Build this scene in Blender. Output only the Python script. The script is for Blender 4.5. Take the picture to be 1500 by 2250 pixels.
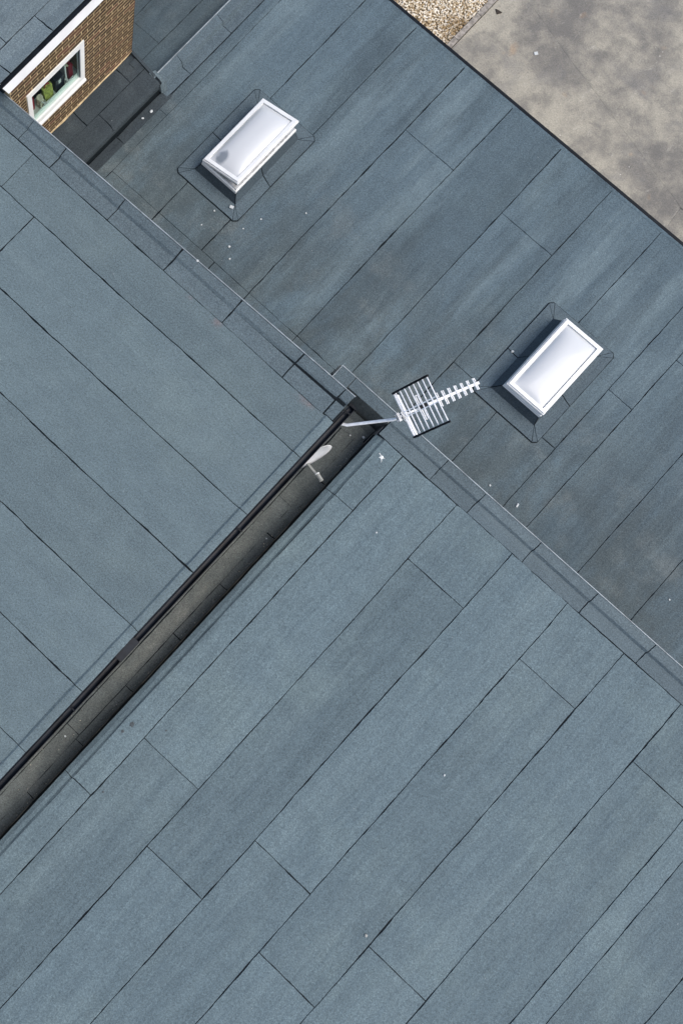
import bpy, bmesh, math, random
from mathutils import Vector, Matrix

random.seed(7)
scene = bpy.context.scene
col = scene.collection
for o in list(bpy.data.objects):
    bpy.data.objects.remove(o)

# ------------------------------------------------------------------ camera
# Drone about 9 m over the lower roof, looking almost straight down.
cam_d = bpy.data.cameras.new("camera")
cam = bpy.data.objects.new("camera", cam_d)
col.objects.link(cam)
R = ((0.7269242871, 0.6866764522, 0.0075186983),
     (0.6836276834, -0.7246475394, 0.0868281872),
     (-0.0650712778, 0.0579775278, 0.9961949283))
right = Vector((R[0][0], R[0][1], -R[0][2]))
up = -Vector((R[1][0], R[1][1], -R[1][2]))
back = -Vector((R[2][0], R[2][1], -R[2][2]))
m = Matrix((right, up, back)).transposed().to_4x4()
m.translation = Vector((0, 0, 12.24))
cam.matrix_world = m
cam_d.sensor_fit = 'AUTO'
cam_d.sensor_width = 36
cam_d.lens = 23.959
cam_d.shift_x = (750 - 197.926) / 2250
cam_d.shift_y = (1154.789 - 1125) / 2250
cam_d.clip_start = 0.1
cam_d.clip_end = 3000
scene.camera = cam

# ------------------------------------------------------------------ light
SUN_EL, SUN_AZ = math.radians(54), math.radians(72)
world = bpy.data.worlds.new("World")
scene.world = world
world.use_nodes = True
wn = world.node_tree.nodes
wl = world.node_tree.links
bg = wn['Background']
sky = wn.new('ShaderNodeTexSky')
sky.sky_type = 'NISHITA'
sky.sun_disc = False
sky.sun_elevation = SUN_EL
sky.sun_rotation = SUN_AZ
sky.dust_density = 4.0
sky.air_density = 1.0
sky.ozone_density = 1.0
wl.new(sky.outputs[0], bg.inputs[0])
bg.inputs[1].default_value = 0.15

sun_d = bpy.data.lights.new("sun", 'SUN')
sun_d.energy = 1.05
sun_d.angle = math.radians(65)
sun_d.color = (1.0, 0.96, 0.9)
sun = bpy.data.objects.new("sun", sun_d)
col.objects.link(sun)
sdir = Vector((math.cos(SUN_EL) * math.sin(SUN_AZ), math.cos(SUN_EL) * math.cos(SUN_AZ), math.sin(SUN_EL)))
sun.rotation_euler = sdir.to_track_quat('Z', 'Y').to_euler()
sun.location = (20, 20, 30)

scene.view_settings.view_transform = 'Standard'
scene.view_settings.look = 'None'
scene.view_settings.gamma = 1
scene.view_settings.use_curve_mapping = False
scene.view_settings.exposure = 0.60

# ------------------------------------------------------------------ materials
def new_mat(name):
    mt = bpy.data.materials.new(name)
    mt.use_nodes = True
    nt = mt.node_tree
    return mt, nt, nt.nodes['Principled BSDF']

class NT:
    """Small wrapper that keeps node code short."""
    def __init__(s, nt):
        s.nt = nt
    def n(s, t, **k):
        nd = s.nt.nodes.new(t)
        for a, v in k.items():
            setattr(nd, a, v)
        return nd
    def link(s, a, b):
        s.nt.links.new(a, b)
    def pos(s):
        return s.n('ShaderNodeNewGeometry').outputs['Position']
    def scaled(s, vec, sc, off=(0, 0, 0)):
        mp = s.n('ShaderNodeMapping')
        mp.inputs['Scale'].default_value = sc
        mp.inputs['Location'].default_value = off
        s.link(vec, mp.inputs[0])
        return mp.outputs[0]
    def noise(s, vec, scale, detail=3, rough=0.55, dist=0.0):
        nz = s.n('ShaderNodeTexNoise')
        nz.inputs['Scale'].default_value = scale
        nz.inputs['Detail'].default_value = detail
        nz.inputs['Roughness'].default_value = rough
        nz.inputs['Distortion'].default_value = dist
        s.link(vec, nz.inputs['Vector'])
        return nz.outputs['Fac']
    def rng(s, v, a, b, c=0.0, d=1.0, smooth=True):
        mr = s.n('ShaderNodeMapRange')
        mr.interpolation_type = 'SMOOTHSTEP' if smooth else 'LINEAR'
        for i, x in enumerate((a, b, c, d)):
            mr.inputs[i + 1].default_value = x
        s.link(v, mr.inputs[0])
        return mr.outputs[0]
    def math(s, op, a, b=None):
        md = s.n('ShaderNodeMath', operation=op)
        for i, x in enumerate((a, b)):
            if x is None:
                continue
            if isinstance(x, (int, float)):
                md.inputs[i].default_value = x
            else:
                s.link(x, md.inputs[i])
        return md.outputs[0]
    def mix(s, fac, a, b, blend='MIX'):
        mx = s.n('ShaderNodeMix', data_type='RGBA', blend_type=blend)
        for i, x in ((0, fac), (6, a), (7, b)):
            if isinstance(x, (int, float)):
                mx.inputs[i].default_value = x
            elif isinstance(x, tuple):
                mx.inputs[i].default_value = (*x, 1)
            else:
                s.link(x, mx.inputs[i])
        return mx.outputs[2]
    def bump(s, h, strength, dist, bsdf):
        b = s.n('ShaderNodeBump')
        b.inputs['Strength'].default_value = strength
        b.inputs['Distance'].default_value = dist
        s.link(h, b.inputs['Height'])
        s.link(b.outputs[0], bsdf.inputs['Normal'])

def plain(name, c, rough=0.5, metal=0.0, var=0.0, scale=20.0, spec=0.5):
    mt, nt, b = new_mat(name)
    b.inputs['Specular IOR Level'].default_value = spec
    b.inputs['Base Color'].default_value = (*c, 1)
    b.inputs['Roughness'].default_value = rough
    b.inputs['Metallic'].default_value = metal
    if var:
        g = NT(nt)
        f = g.rng(g.noise(g.pos(), scale, 4), 0.35, 0.65)
        cc = g.mix(f, tuple(x * (1 - var) for x in c), tuple(min(1, x * (1 + var * 0.6)) for x in c))
        g.link(cc, b.inputs['Base Color'])
    return mt

BROWN = (0.050, 0.064, 0.066)

def felt(name, base, streak_axis='y', streak=0.5, brown=0.0, brown_range=None, red=None, patch=0.5, seed=0.0):
    """Mineral-finished bitumen felt: grey-blue granules, weathering, silt stains."""
    mt, nt, b = new_mat(name)
    g = NT(nt)
    p = g.pos()
    sep = g.n('ShaderNodeSeparateXYZ')
    g.link(p, sep.inputs[0])
    info = g.n('ShaderNodeObjectInfo').outputs['Random']
    # roll to roll differences
    c = g.mix(info, tuple(x * 0.91 for x in base), tuple(x * 1.09 for x in base))
    # soft weathering along the run of the sheets
    sc = (2.1, 0.30, 1.0) if streak_axis == 'y' else (0.30, 2.1, 1.0)
    n1 = g.noise(g.scaled(p, sc, (seed, seed * 2, 0)), 1.0, 4, 0.55, 0.0)
    c = g.mix(g.math('MULTIPLY', g.rng(n1, 0.47, 0.68), streak), c, (base[0] * 1.5, base[1] * 1.42, base[2] * 1.34))
    n2 = g.noise(g.scaled(p, sc, (seed + 9.3, 4.1, 0)), 1.15, 4, 0.55, 0.0)
    c = g.mix(g.math('MULTIPLY', g.rng(n2, 0.48, 0.70), streak * 0.8), c, tuple(x * 0.62 for x in base))
    # cloudy patches
    n3 = g.noise(g.scaled(p, (1, 1, 1), (seed + 2.0, 1.0, 0)), 0.8, 5, 0.6, 0.0)
    c = g.mix(g.math('MULTIPLY', g.rng(n3, 0.48, 0.74), patch * 0.55), c, (base[0] * 1.42, base[1] * 1.36, base[2] * 1.24))
    if brown:
        n4 = g.noise(g.scaled(p, (1.5, 0.6, 1.0) if streak_axis == 'y' else (0.6, 1.5, 1), (seed + 5, 3, 0)), 1.1, 6, 0.65, 0.5)
        f = g.rng(n4, 0.30, 0.60)
        if brown_range:
            f = g.math('MULTIPLY', f, g.rng(sep.outputs[1], brown_range[0], brown_range[1], 1.0, 0.0))
        c = g.mix(g.math('MULTIPLY', f, brown * 0.8), c, BROWN)
        n5 = g.noise(p, 1.7, 6, 0.62, 0.2)
        f5 = g.math('MULTIPLY', f, g.rng(n5, 0.50, 0.72))
        c = g.mix(g.math('MULTIPLY', f5, brown * 0.62), c, (0.145, 0.168, 0.167))
    if red:
        dx = g.rng(g.math('ABSOLUTE', g.math('SUBTRACT', sep.outputs[1], red)), 0.0, 0.12, 1.0, 0.0)
        side = g.rng(sep.outputs[1], red + 0.015, red + 0.03, 1.0, 0.0)
        f = g.math('MULTIPLY', g.math('MULTIPLY', dx, side), g.rng(g.noise(p, 1.6, 4), 0.52, 0.66))
        f = g.math('MULTIPLY', f, g.rng(sep.outputs[0], -2.4, -1.9))
        c = g.mix(g.math('MULTIPLY', f, 0.5), c, (0.21, 0.115, 0.105))
    # granules: blotch, grain, pale and dark flecks
    nm = g.noise(p, 4.2, 5, 0.6)
    c = g.mix(1.0, c, g.mix(g.rng(nm, 0.34, 0.66), (0.955, 0.955, 0.955), (1.05, 1.048, 1.043)), 'MULTIPLY')
    nb = g.noise(p, 48, 4, 0.7)
    c = g.mix(1.0, c, g.mix(g.rng(nb, 0.3, 0.7), (0.78, 0.78, 0.78), (1.2, 1.2, 1.2)), 'MULTIPLY')
    ng = g.noise(p, 82, 3, 0.8)
    c = g.mix(1.0, c, g.mix(g.rng(ng, 0.28, 0.72, smooth=False), (0.50, 0.51, 0.52), (1.54, 1.52, 1.50)), 'MULTIPLY')
    vor = g.n('ShaderNodeTexVoronoi')
    vor.inputs['Scale'].default_value = 9.0
    g.link(p, vor.inputs['Vector'])
    sp = g.math('LESS_THAN', vor.outputs['Distance'], 0.045)
    sp = g.math('MULTIPLY', sp, g.math('GREATER_THAN', g.noise(p, 3.1, 2), 0.58))
    c = g.mix(g.math('MULTIPLY', sp, 0.55), c, (0.36, 0.38, 0.38))
    g.link(c, b.inputs['Base Color'])
    b.inputs['Roughness'].default_value = 0.88
    b.inputs['Specular IOR Level'].default_value = 0.3
    h = g.math('ADD', g.math('MULTIPLY', ng, 0.25), g.math('MULTIPLY', g.noise(g.scaled(p, sc), 2.2, 3), 3.5))
    g.bump(h, 0.8, 0.012, b)
    return mt

M_FELT_A = felt("felt_upper_left", (0.094, 0.131, 0.146), 'x', streak=0.15, red=3.285, patch=0.6, seed=1.0)
M_FELT_B = felt("felt_upper_right", (0.091, 0.131, 0.150), 'y', streak=0.3, patch=0.9, seed=4.0)
M_FELT_D = felt("felt_lower", (0.074, 0.109, 0.130), 'y', streak=0.85, brown=0.85, brown_range=(4.7, 7.6), patch=0.6, seed=2.6)
M_FELT_V = felt("felt_valley", (0.118, 0.130, 0.122), 'y', streak=0.7, brown=0.7, patch=1.0, seed=6.0)
M_FELT_K = felt("felt_kerb", (0.077, 0.106, 0.121), 'x', streak=0.25, patch=0.35, seed=8.0)
M_FELT_P = felt("felt_plinth", (0.026, 0.036, 0.044), 'y', streak=0.25, brown=0.25, patch=0.2, seed=3.0)  # base darkened: shade of the recessed wall corner is put into the colour
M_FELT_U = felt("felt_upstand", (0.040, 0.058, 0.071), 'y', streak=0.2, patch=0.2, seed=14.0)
M_FELT_F = felt("felt_bay", (0.050, 0.074, 0.088), 'y', streak=0.9, brown=0.5, patch=0.5, seed=5.0)  # darker copy of the lower felt, with the brick building's shade painted in
M_FELT_E = felt("felt_brick_building", (0.102, 0.136, 0.153), 'y', streak=0.15, patch=0.4, seed=11.0)
M_FELT_S = felt("felt_skylight", (0.073, 0.103, 0.122), 'y', streak=0.2, brown=0.1, patch=0.3, seed=12.0)
M_BIT = plain("bitumen", (0.007, 0.011, 0.014), 0.8, var=0.3, scale=30, spec=0.12)
M_TRIM = plain("pale_edge_trim", (0.26, 0.30, 0.32), 0.6, var=0.3, scale=6)
M_BLACK = plain("black_plastic", (0.005, 0.007, 0.010), 0.5, var=0.4, scale=5, spec=0.15)
M_GUTTER = plain("gutter_black", (0.007, 0.010, 0.015), 0.4, var=0.5, scale=4, spec=0.25)
M_RUST = plain("gutter_union", (0.014, 0.014, 0.014), 0.6, var=0.4, scale=25)
M_UPVC = plain("white_upvc", (0.71, 0.73, 0.72), 0.3, var=0.04, scale=5)
M_FASCIA = plain("white_fascia", (0.80, 0.82, 0.84), 0.35, var=0.06, scale=3)
M_ALU = plain("aluminium", (0.86, 0.87, 0.87), 0.5, 0.0, var=0.1, scale=30)
M_STEEL = plain("galvanised_steel", (0.52, 0.54, 0.55), 0.45, 0.4, var=0.35, scale=18)
M_DISH = plain("dish_grey", (0.50, 0.52, 0.53), 0.5, var=0.08, scale=9)
M_LNB = plain("lnb_grey", (0.30, 0.31, 0.29), 0.5, var=0.15, scale=20)
M_MORTAR = plain("mortar", (0.40, 0.31, 0.18), 0.95, var=0.3, scale=14)
M_RENDER = plain("grey_block_wall", (0.22, 0.21, 0.19), 0.9, var=0.35, scale=6)
M_LITTER = plain("white_chip", (0.46, 0.49, 0.49), 0.8)
M_DROP = plain("bird_dropping", (0.66, 0.70, 0.70), 0.9, var=0.2, scale=60)
M_MOSS = plain("moss", (0.060, 0.074, 0.080), 0.95, var=0.4, scale=60)
M_LEAF = plain("dark_leaf", (0.03, 0.022, 0.015), 0.8)
M_RED = plain("red_item", (0.30, 0.012, 0.03), 0.5)
M_REDD = plain("dark_red_item", (0.16, 0.012, 0.025), 0.5)
M_CREAM = plain("cream_item", (0.50, 0.48, 0.38), 0.7, var=0.2, scale=25)
M_LIME = plain("lime_item", (0.30, 0.33, 0.08), 0.6, var=0.35, scale=30)
M_NAVY = plain("navy_item", (0.008, 0.012, 0.02), 0.4)
M_ROOM = plain("room_wall", (0.07, 0.09, 0.09), 0.9, var=0.2, scale=4)
M_BOARD = plain("window_board", (0.62, 0.68, 0.66), 0.4)
M_PAPER = plain("paper", (0.55, 0.58, 0.58), 0.8)

# brick: each brick its own tone from browns to dull reds
M_BRICK, nt, b = new_mat("brick")
g = NT(nt)
rp = g.n('ShaderNodeObjectInfo').outputs['Random']
rm = g.n('ShaderNodeValToRGB')
cr = rm.color_ramp
cr.elements[0].color = (0.034, 0.019, 0.008, 1)
cr.elements[1].color = (0.078, 0.046, 0.020, 1)
for ps, cc in ((0.3, (0.058, 0.034, 0.012)), (0.55, (0.042, 0.025, 0.011)), (0.75, (0.070, 0.041, 0.015)), (0.9, (0.100, 0.040, 0.026))):
    e = cr.elements.new(ps)
    e.color = (*cc, 1)
g.link(rp, rm.inputs[0])
p = g.pos()
cb = g.mix(1.0, rm.outputs[0], g.mix(g.rng(g.noise(p, 45, 5, 0.7), 0.3, 0.7), (0.62, 0.6, 0.58), (1.3, 1.3, 1.3)), 'MULTIPLY')
g.link(cb, b.inputs['Base Color'])
b.inputs['Roughness'].default_value = 0.9
g.bump(g.noise(p, 120, 4), 0.5, 0.004, b)

# white domes
M_DOME, nt, b = new_mat("dome_acrylic")
b.inputs['Base Color'].default_value = (0.55, 0.572, 0.58, 1)
b.inputs['Roughness'].default_value = 0.22
b.inputs['IOR'].default_value = 1.49
b.inputs['Coat Weight'].default_value = 0.4
b.inputs['Coat Roughness'].default_value = 0.06

# the open lid's dome has a dark reflection painted into its near corner
M_DOME_REFL = M_DOME.copy()
M_DOME_REFL.name = "dome_acrylic_painted_reflection"
nt = M_DOME_REFL.node_tree
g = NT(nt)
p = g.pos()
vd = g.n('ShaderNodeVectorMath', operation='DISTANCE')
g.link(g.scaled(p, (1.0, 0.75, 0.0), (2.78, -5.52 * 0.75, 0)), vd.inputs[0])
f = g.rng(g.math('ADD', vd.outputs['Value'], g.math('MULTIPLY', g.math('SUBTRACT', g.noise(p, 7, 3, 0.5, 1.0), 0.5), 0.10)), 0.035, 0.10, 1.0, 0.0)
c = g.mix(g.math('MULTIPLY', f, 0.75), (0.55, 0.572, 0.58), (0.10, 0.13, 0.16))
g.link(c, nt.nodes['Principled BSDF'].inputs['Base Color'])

# window glass
M_GLASS, nt, b = new_mat("window_glass")
nt.nodes.remove(b)
g = NT(nt)
tr = g.n('ShaderNodeBsdfTransparent')
tr.inputs[0].default_value = (0.86, 0.92, 0.90, 1)
gl = g.n('ShaderNodeBsdfGlossy')
gl.inputs['Roughness'].default_value = 0.02
fr = g.n('ShaderNodeFresnel')
fr.inputs[0].default_value = 1.5
ms = g.n('ShaderNodeMixShader')
geo = g.n('ShaderNodeNewGeometry')
g.link(g.math('MULTIPLY', fr.outputs[0], g.math('SUBTRACT', 1.0, geo.outputs['Backfacing'])), ms.inputs[0])
g.link(tr.outputs[0], ms.inputs[1])
g.link(gl.outputs[0], ms.inputs[2])
g.link(ms.outputs[0], nt.nodes['Material Output'].inputs[0])

# concrete yard
M_CONC, nt, b = new_mat("yard_concrete")
g = NT(nt)
p = g.pos()
n1 = g.noise(p, 0.75, 7, 0.66, 0.1)
n1 = g.math('ADD', g.math('ADD', g.math('MULTIPLY', n1, 0.45), g.math('MULTIPLY', g.noise(g.scaled(p, (1, 1, 1), (5, 2, 0)), 0.38, 3), 0.3)), g.math('MULTIPLY', g.noise(p, 4.5, 8, 0.72), 0.25))
c = g.mix(g.rng(n1, 0.41, 0.585), (0.140, 0.137, 0.126), (0.335, 0.318, 0.260))
n2 = g.noise(g.scaled(p, (1, 1, 1), (7, 3, 0)), 1.7, 8, 0.7, 0.15)
c = g.mix(g.math('MULTIPLY', g.rng(n2, 0.48, 0.68), 0.6), c, (0.122, 0.121, 0.112))
n3 = g.noise(g.scaled(p, (1, 1, 1), (1, 9, 0)), 1.15, 5, 0.6, 0.3)
c = g.mix(g.math('MULTIPLY', g.rng(n3, 0.52, 0.72), 0.5), c, (0.160, 0.160, 0.155))
n4 = g.noise(g.scaled(p, (1.6, 0.7, 1), (3, 3, 0)), 3.1, 9, 0.78, 0.5)
c = g.mix(g.math('MULTIPLY', g.rng(n4, 0.57, 0.70), 0.6), c, (0.40, 0.388, 0.34))
n6 = g.noise(p, 9, 9, 0.82, 0.3)
c = g.mix(g.math('MULTIPLY', g.rng(n6, 0.53, 0.66), 0.6), c, (0.12, 0.11, 0.10))
c = g.mix(1.0, c, g.mix(g.rng(g.noise(p, 38, 6, 0.85), 0.32, 0.68, smooth=False), (0.62, 0.615, 0.60), (1.34, 1.34, 1.35)), 'MULTIPLY')
n5 = g.noise(p, 1.9, 2)
c = g.mix(g.math('MULTIPLY', g.rng(n5, 0.66, 0.76), 0.4), c, (0.33, 0.20, 0.10))
vor = g.n('ShaderNodeTexVoronoi')
vor.inputs['Scale'].default_value = 5.0
g.link(p, vor.inputs['Vector'])
sp = g.math('MULTIPLY', g.math('LESS_THAN', vor.outputs['Distance'], 0.06), g.math('GREATER_THAN', g.noise(p, 1.3, 2), 0.55))
c = g.mix(g.math('MULTIPLY', sp, 0.6), c, (0.60, 0.58, 0.53))
g.link(c, b.inputs['Base Color'])
b.inputs['Roughness'].default_value = 0.92
g.bump(g.noise(p, 40, 6, 0.7), 0.6, 0.006, b)

# ground far away, gravel and edging
M_GROUND = plain("yard_ground", (0.17, 0.165, 0.15), 0.95, var=0.4, scale=0.6)
M_PEB, nt, b = new_mat("pebbles")
g = NT(nt)
p = g.pos()
vo = g.n('ShaderNodeTexVoronoi')
vo.inputs['Scale'].default_value = 38
g.link(p, vo.inputs['Vector'])
sv = g.n('ShaderNodeSeparateColor')
g.link(vo.outputs['Color'], sv.inputs[0])
rm = g.n('ShaderNodeValToRGB')
cr = rm.color_ramp
cr.elements[0].color = (0.34, 0.24, 0.11, 1)
cr.elements[1].color = (0.88, 0.85, 0.77, 1)
for ps, cc in ((0.25, (0.42, 0.31, 0.17)), (0.5, (0.64, 0.57, 0.44)), (0.75, (0.76, 0.71, 0.59))):
    e = cr.elements.new(ps)
    e.color = (*cc, 1)
g.link(sv.outputs[0], rm.inputs[0])
f = g.rng(g.noise(p, 1.6, 4, 0.6, 0.4), 0.50, 0.68)
c = g.mix(g.math('MULTIPLY', f, 0.65), rm.outputs[0], (0.20, 0.125, 0.045))
g.link(c, b.inputs['Base Color'])
b.inputs['Roughness'].default_value = 0.75
M_SOIL = plain("gravel_bed", (0.24, 0.18, 0.10), 0.95, var=0.4, scale=14)
M_EDGE = plain("edging_concrete", (0.27, 0.25, 0.22), 0.95, var=0.35, scale=16)

# ------------------------------------------------------------------ object helpers
WL = {}      # world location of every root, so children can be written in world metres

def wloc(o):
    while o.parent:
        o = o.parent
    return WL.get(o.name, Vector((0, 0, 0)))

def add(name, verts, faces, mt, parent=None, smooth=False):
    off = wloc(parent) if parent else Vector((0, 0, 0))
    me = bpy.data.meshes.new(name)
    me.from_pydata([tuple(Vector(v) - off) for v in verts], [], faces)
    me.materials.append(mt)
    if smooth:
        for f in me.polygons:
            f.use_smooth = True
    me.update()
    o = bpy.data.objects.new(name, me)
    col.objects.link(o)
    if parent:
        o.parent = parent
    return o

def tag(o, label=None, cat=None, group=None, kind=None):
    for k, v in (('label', label), ('category', cat), ('group', group), ('kind', kind)):
        if v:
            o[k] = v
    return o

def root(name, loc, label, cat, group=None):
    o = bpy.data.objects.new(name, None)
    o.empty_display_size = 0.2
    o.location = loc
    col.objects.link(o)
    WL[o.name] = Vector(loc)
    return tag(o, label, cat, group)

class MB:
    def __init__(s):
        s.v, s.f = [], []
    def poly(s, pts):
        i = len(s.v)
        s.v += [tuple(q) for q in pts]
        s.f.append(tuple(range(i, i + len(pts))))
        return s
    def hexa(s, c):           # 8 corners: bottom 4 ccw, top 4 ccw
        i = len(s.v)
        s.v += [tuple(q) for q in c]
        for f in ((3, 2, 1, 0), (4, 5, 6, 7), (0, 1, 5, 4), (1, 2, 6, 5), (2, 3, 7, 6), (3, 0, 4, 7)):
            s.f.append(tuple(i + k for k in f))
        return s
    def box(s, x0, x1, y0, y1, z0, z1):
        return s.hexa([(x0, y0, z0), (x1, y0, z0), (x1, y1, z0), (x0, y1, z0),
                       (x0, y0, z1), (x1, y0, z1), (x1, y1, z1), (x0, y1, z1)])
    def bar(s, a, b, w, h, upv=(0, 0, 1)):
        a, b = Vector(a), Vector(b)
        d = (b - a).normalized()
        sv = d.cross(Vector(upv))
        if sv.length < 1e-4:
            sv = d.cross(Vector((1, 0, 0)))
        sv.normalize()
        uv = sv.cross(d)
        c = []
        for e in (a, b):
            c += [e - sv * w / 2 - uv * h / 2, e + sv * w / 2 - uv * h / 2, e + sv * w / 2 + uv * h / 2, e - sv * w / 2 + uv * h / 2]
        i = len(s.v)
        s.v += [tuple(q) for q in c]
        for f in ((0, 1, 2, 3), (7, 6, 5, 4), (0, 4, 5, 1), (1, 5, 6, 2), (2, 6, 7, 3), (3, 7, 4, 0)):
            s.f.append(tuple(i + k for k in f))
        return s
    def tube(s, pts, r, n=10):
        pts = [Vector(q) for q in pts]
        rings = []
        for k, q in enumerate(pts):
            d = (pts[min(k + 1, len(pts) - 1)] - pts[max(k - 1, 0)]).normalized()
            a = d.cross(Vector((0, 0, 1)))
            if a.length < 1e-3:
                a = d.cross(Vector((1, 0, 0)))
            a.normalize()
            bb = a.cross(d)
            i = len(s.v)
            for j in range(n):
                t = 2 * math.pi * j / n
                s.v.append(tuple(q + a * r * math.cos(t) + bb * r * math.sin(t)))
            rings.append(i)
        for i0, i1 in zip(rings, rings[1:]):
            for j in range(n):
                s.f.append((i0 + j, i0 + (j + 1) % n, i1 + (j + 1) % n, i1 + j))
        s.f.append(tuple(rings[0] + j for j in reversed(range(n))))
        s.f.append(tuple(rings[-1] + j for j in range(n)))
        return s
    def build(s, name, mt, parent=None, smooth=False):
        return add(name, s.v, s.f, mt, parent, smooth)

# 1D value noise for seam edges
def h1(k, i):
    x = math.sin(i * 127.1 + k * 311.7) * 43758.5453
    return x - math.floor(x)

def vn(k, s, f):
    s *= f
    i = math.floor(s)
    t = s - i
    t = t * t * (3 - 2 * t)
    return h1(k, i) * (1 - t) + h1(k, i + 1) * t

def seam(axis, c, plane, s, gap=1.0):
    """(centre line offset, half gap) of a torch-on lap at running length s."""
    k = plane * 17.3 + c * 3.77 + (51.0 if axis == 'x' else 0.0)
    wave = 0.012 * (vn(k, s, 0.9) - 0.5) + 0.007 * (vn(k + 1, s, 5.0) - 0.5) + 0.004 * (vn(k + 5, s, 19.0) - 0.5)
    w = vn(k + 2, s, 1.4)
    d = max(0.0, vn(k + 4, s, 3.3) - 0.25)
    half = gap * (0.0042 + 0.0040 * w * w * d * 1.5 + 0.0062 * vn(k + 3, s, 12.0) ** 2 * (0.3 + w))
    return wave, half

STEP = 0.045

def sheet(parent, x0, x1, y0, y1, z, mt, plane, g4=(1, 1, 1, 1), th=0.006, name='felt_sheet'):
    """One felt sheet: flat top with a hand-cut, slightly wandering edge. g4 = gap strength at x0,x1,y0,y1."""
    z += random.uniform(-0.0006, 0.0006)
    def ex(c, s, sgn, gp):
        w, h = seam('x', c, plane, s, gp)
        return c + w + sgn * h
    def ey(c, s, sgn, gp):
        w, h = seam('y', c, plane, s, gp)
        return c + w + sgn * h
    nx = max(2, int((x1 - x0) / STEP))
    ny = max(2, int((y1 - y0) / STEP))
    P = []
    for i in range(nx):
        x = x0 + (x1 - x0) * i / nx
        P.append((x if i else ex(x0, y0, 1, g4[0]), ey(y0, x, 1, g4[2])))
    for i in range(ny):
        y = y0 + (y1 - y0) * i / ny
        P.append((ex(x1, y, -1, g4[1]), y if i else ey(y0, x1, 1, g4[2])))
    for i in range(nx):
        x = x1 + (x0 - x1) * i / nx
        P.append((x if i else ex(x1, y1, -1, g4[1]), ey(y1, x, -1, g4[3])))
    for i in range(ny):
        y = y1 + (y0 - y1) * i / ny
        P.append((ex(x0, y, 1, g4[0]), y if i else ey(y1, x0, -1, g4[3])))
    n = len(P)
    V = [(x, y, z) for x, y in P] + [(x, y, z - th) for x, y in P]
    F = [tuple(range(n))]
    for i in range(n):
        j = (i + 1) % n
        F.append((i, i + n, j + n, j))
    return add(name, V, F, mt, parent)

def strip(parent, prof, s0, s1, along, mt, plane, gaps=(1, 1, 1, 1), th=0.006, name='kerb_sheet', drift=None):
    """A felt piece bent over a kerb. prof = [(cross, z)...] from one side to the other, run along 'x' or 'y'."""
    n = max(2, int((s1 - s0) / 0.07))
    V, F = [], []
    # refine cross profile so that the ends can wander
    pr = []
    for (a, za), (c, zc) in zip(prof, prof[1:]):
        k = max(1, int(abs(c - a) / 0.05))
        for q in range(k):
            t = q / k
            pr.append((a + (c - a) * t, za + (zc - za) * t))
    pr.append(prof[-1])
    mlen = len(pr)
    ax_run = 'x' if along == 'x' else 'y'
    for i in range(n + 1):
        s = s0 + (s1 - s0) * i / n
        dr = drift(s) if drift else 0.0
        for j, (c, z) in enumerate(pr):
            cc, ss = c + dr * (j / (mlen - 1) if drift else 0), s
            if j == 0:
                w, h = seam('y' if along == 'x' else 'x', prof[0][0], plane, s, gaps[2])
                cc += w + h
            elif j == mlen - 1 and gaps[3]:
                w, h = seam('y' if along == 'x' else 'x', prof[-1][0], plane, s, gaps[3])
                cc += (w * 0.3 - h)
            if i == 0:
                w, h = seam('x' if along == 'x' else 'y', s0, plane, c, gaps[0])
                ss += w * 2 + h
            elif i == n:
                w, h = seam('x' if along == 'x' else 'y', s1, plane, c, gaps[1])
                ss += w * 2 - h
            zz = z + 0.004 * (vn(plane + 7, s, 2.1) - 0.5) * (1 if 0 < j < mlen - 1 else 0)
            V.append((ss, cc, zz) if along == 'x' else (cc, ss, zz))
    nv = len(V)
    V += [(x, y, z - th) for x, y, z in V]
    for i in range(n):
        for j in range(mlen - 1):
            a = i * mlen + j
            q = (a, a + mlen, a + mlen + 1, a + 1)
            F.append(q if along == 'x' else q[::-1])
    edge = [j for j in range(mlen)] + [i * mlen + mlen - 1 for i in range(1, n + 1)] + \
           [n * mlen + j for j in reversed(range(mlen - 1))] + [i * mlen for i in reversed(range(1, n))]
    for k in range(len(edge)):
        a, c = edge[k], edge[(k + 1) % len(edge)]
        F.append((a, c, c + nv, a + nv))
    o = add(name, V, F, mt, parent)
    bm = bmesh.new()
    bm.from_mesh(o.data)
    bmesh.ops.recalc_face_normals(bm, faces=bm.faces)
    bm.to_mesh(o.data)
    bm.free()
    return o

def under(parent, prof, s0, s1, along, name='kerb', mt=None, drop=0.007, drift=None):
    """Bitumen underlayer of a kerb: closed body below the felt."""
    V, F = [], []
    k = len(prof)
    for s in (s0, s1):
        dr = drift(s) if drift else 0.0
        for j, (c, z) in enumerate(prof):
            cc = c + dr * j / (k - 1)
            V.append((s, cc, z - drop) if along == 'x' else (cc, s, z - drop))
        for j, (c, z) in enumerate(prof):
            cc = c + dr * j / (k - 1)
            V.append((s, cc, prof[0][1] - 0.16) if along == 'x' else (cc, s, prof[0][1] - 0.16))
    for j in range(k - 1):
        F.append((j, 2 * k + j, 2 * k + j + 1, j + 1))
    F.append((k - 1, 3 * k - 1, 4 * k - 1, 2 * k - 1))
    F.append((0, k, 3 * k, 2 * k))
    F.append(tuple(range(k)) + tuple(reversed(range(k, 2 * k))))
    F.append(tuple(range(2 * k, 3 * k)) + tuple(reversed(range(3 * k, 4 * k))))
    return add(name, V, F, mt or M_BIT, parent)

ZA, ZB, ZD, ZE = 4.377, 3.495, 2.90, 4.79

# ------------------------------------------------------------------ ground
S = 900
add('ground', [(-S, -S, -0.06), (S, -S, -0.06), (S, S, -0.06), (-S, S, -0.06)], [(0, 1, 2, 3)], M_GROUND)['kind'] = 'structure'

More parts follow.
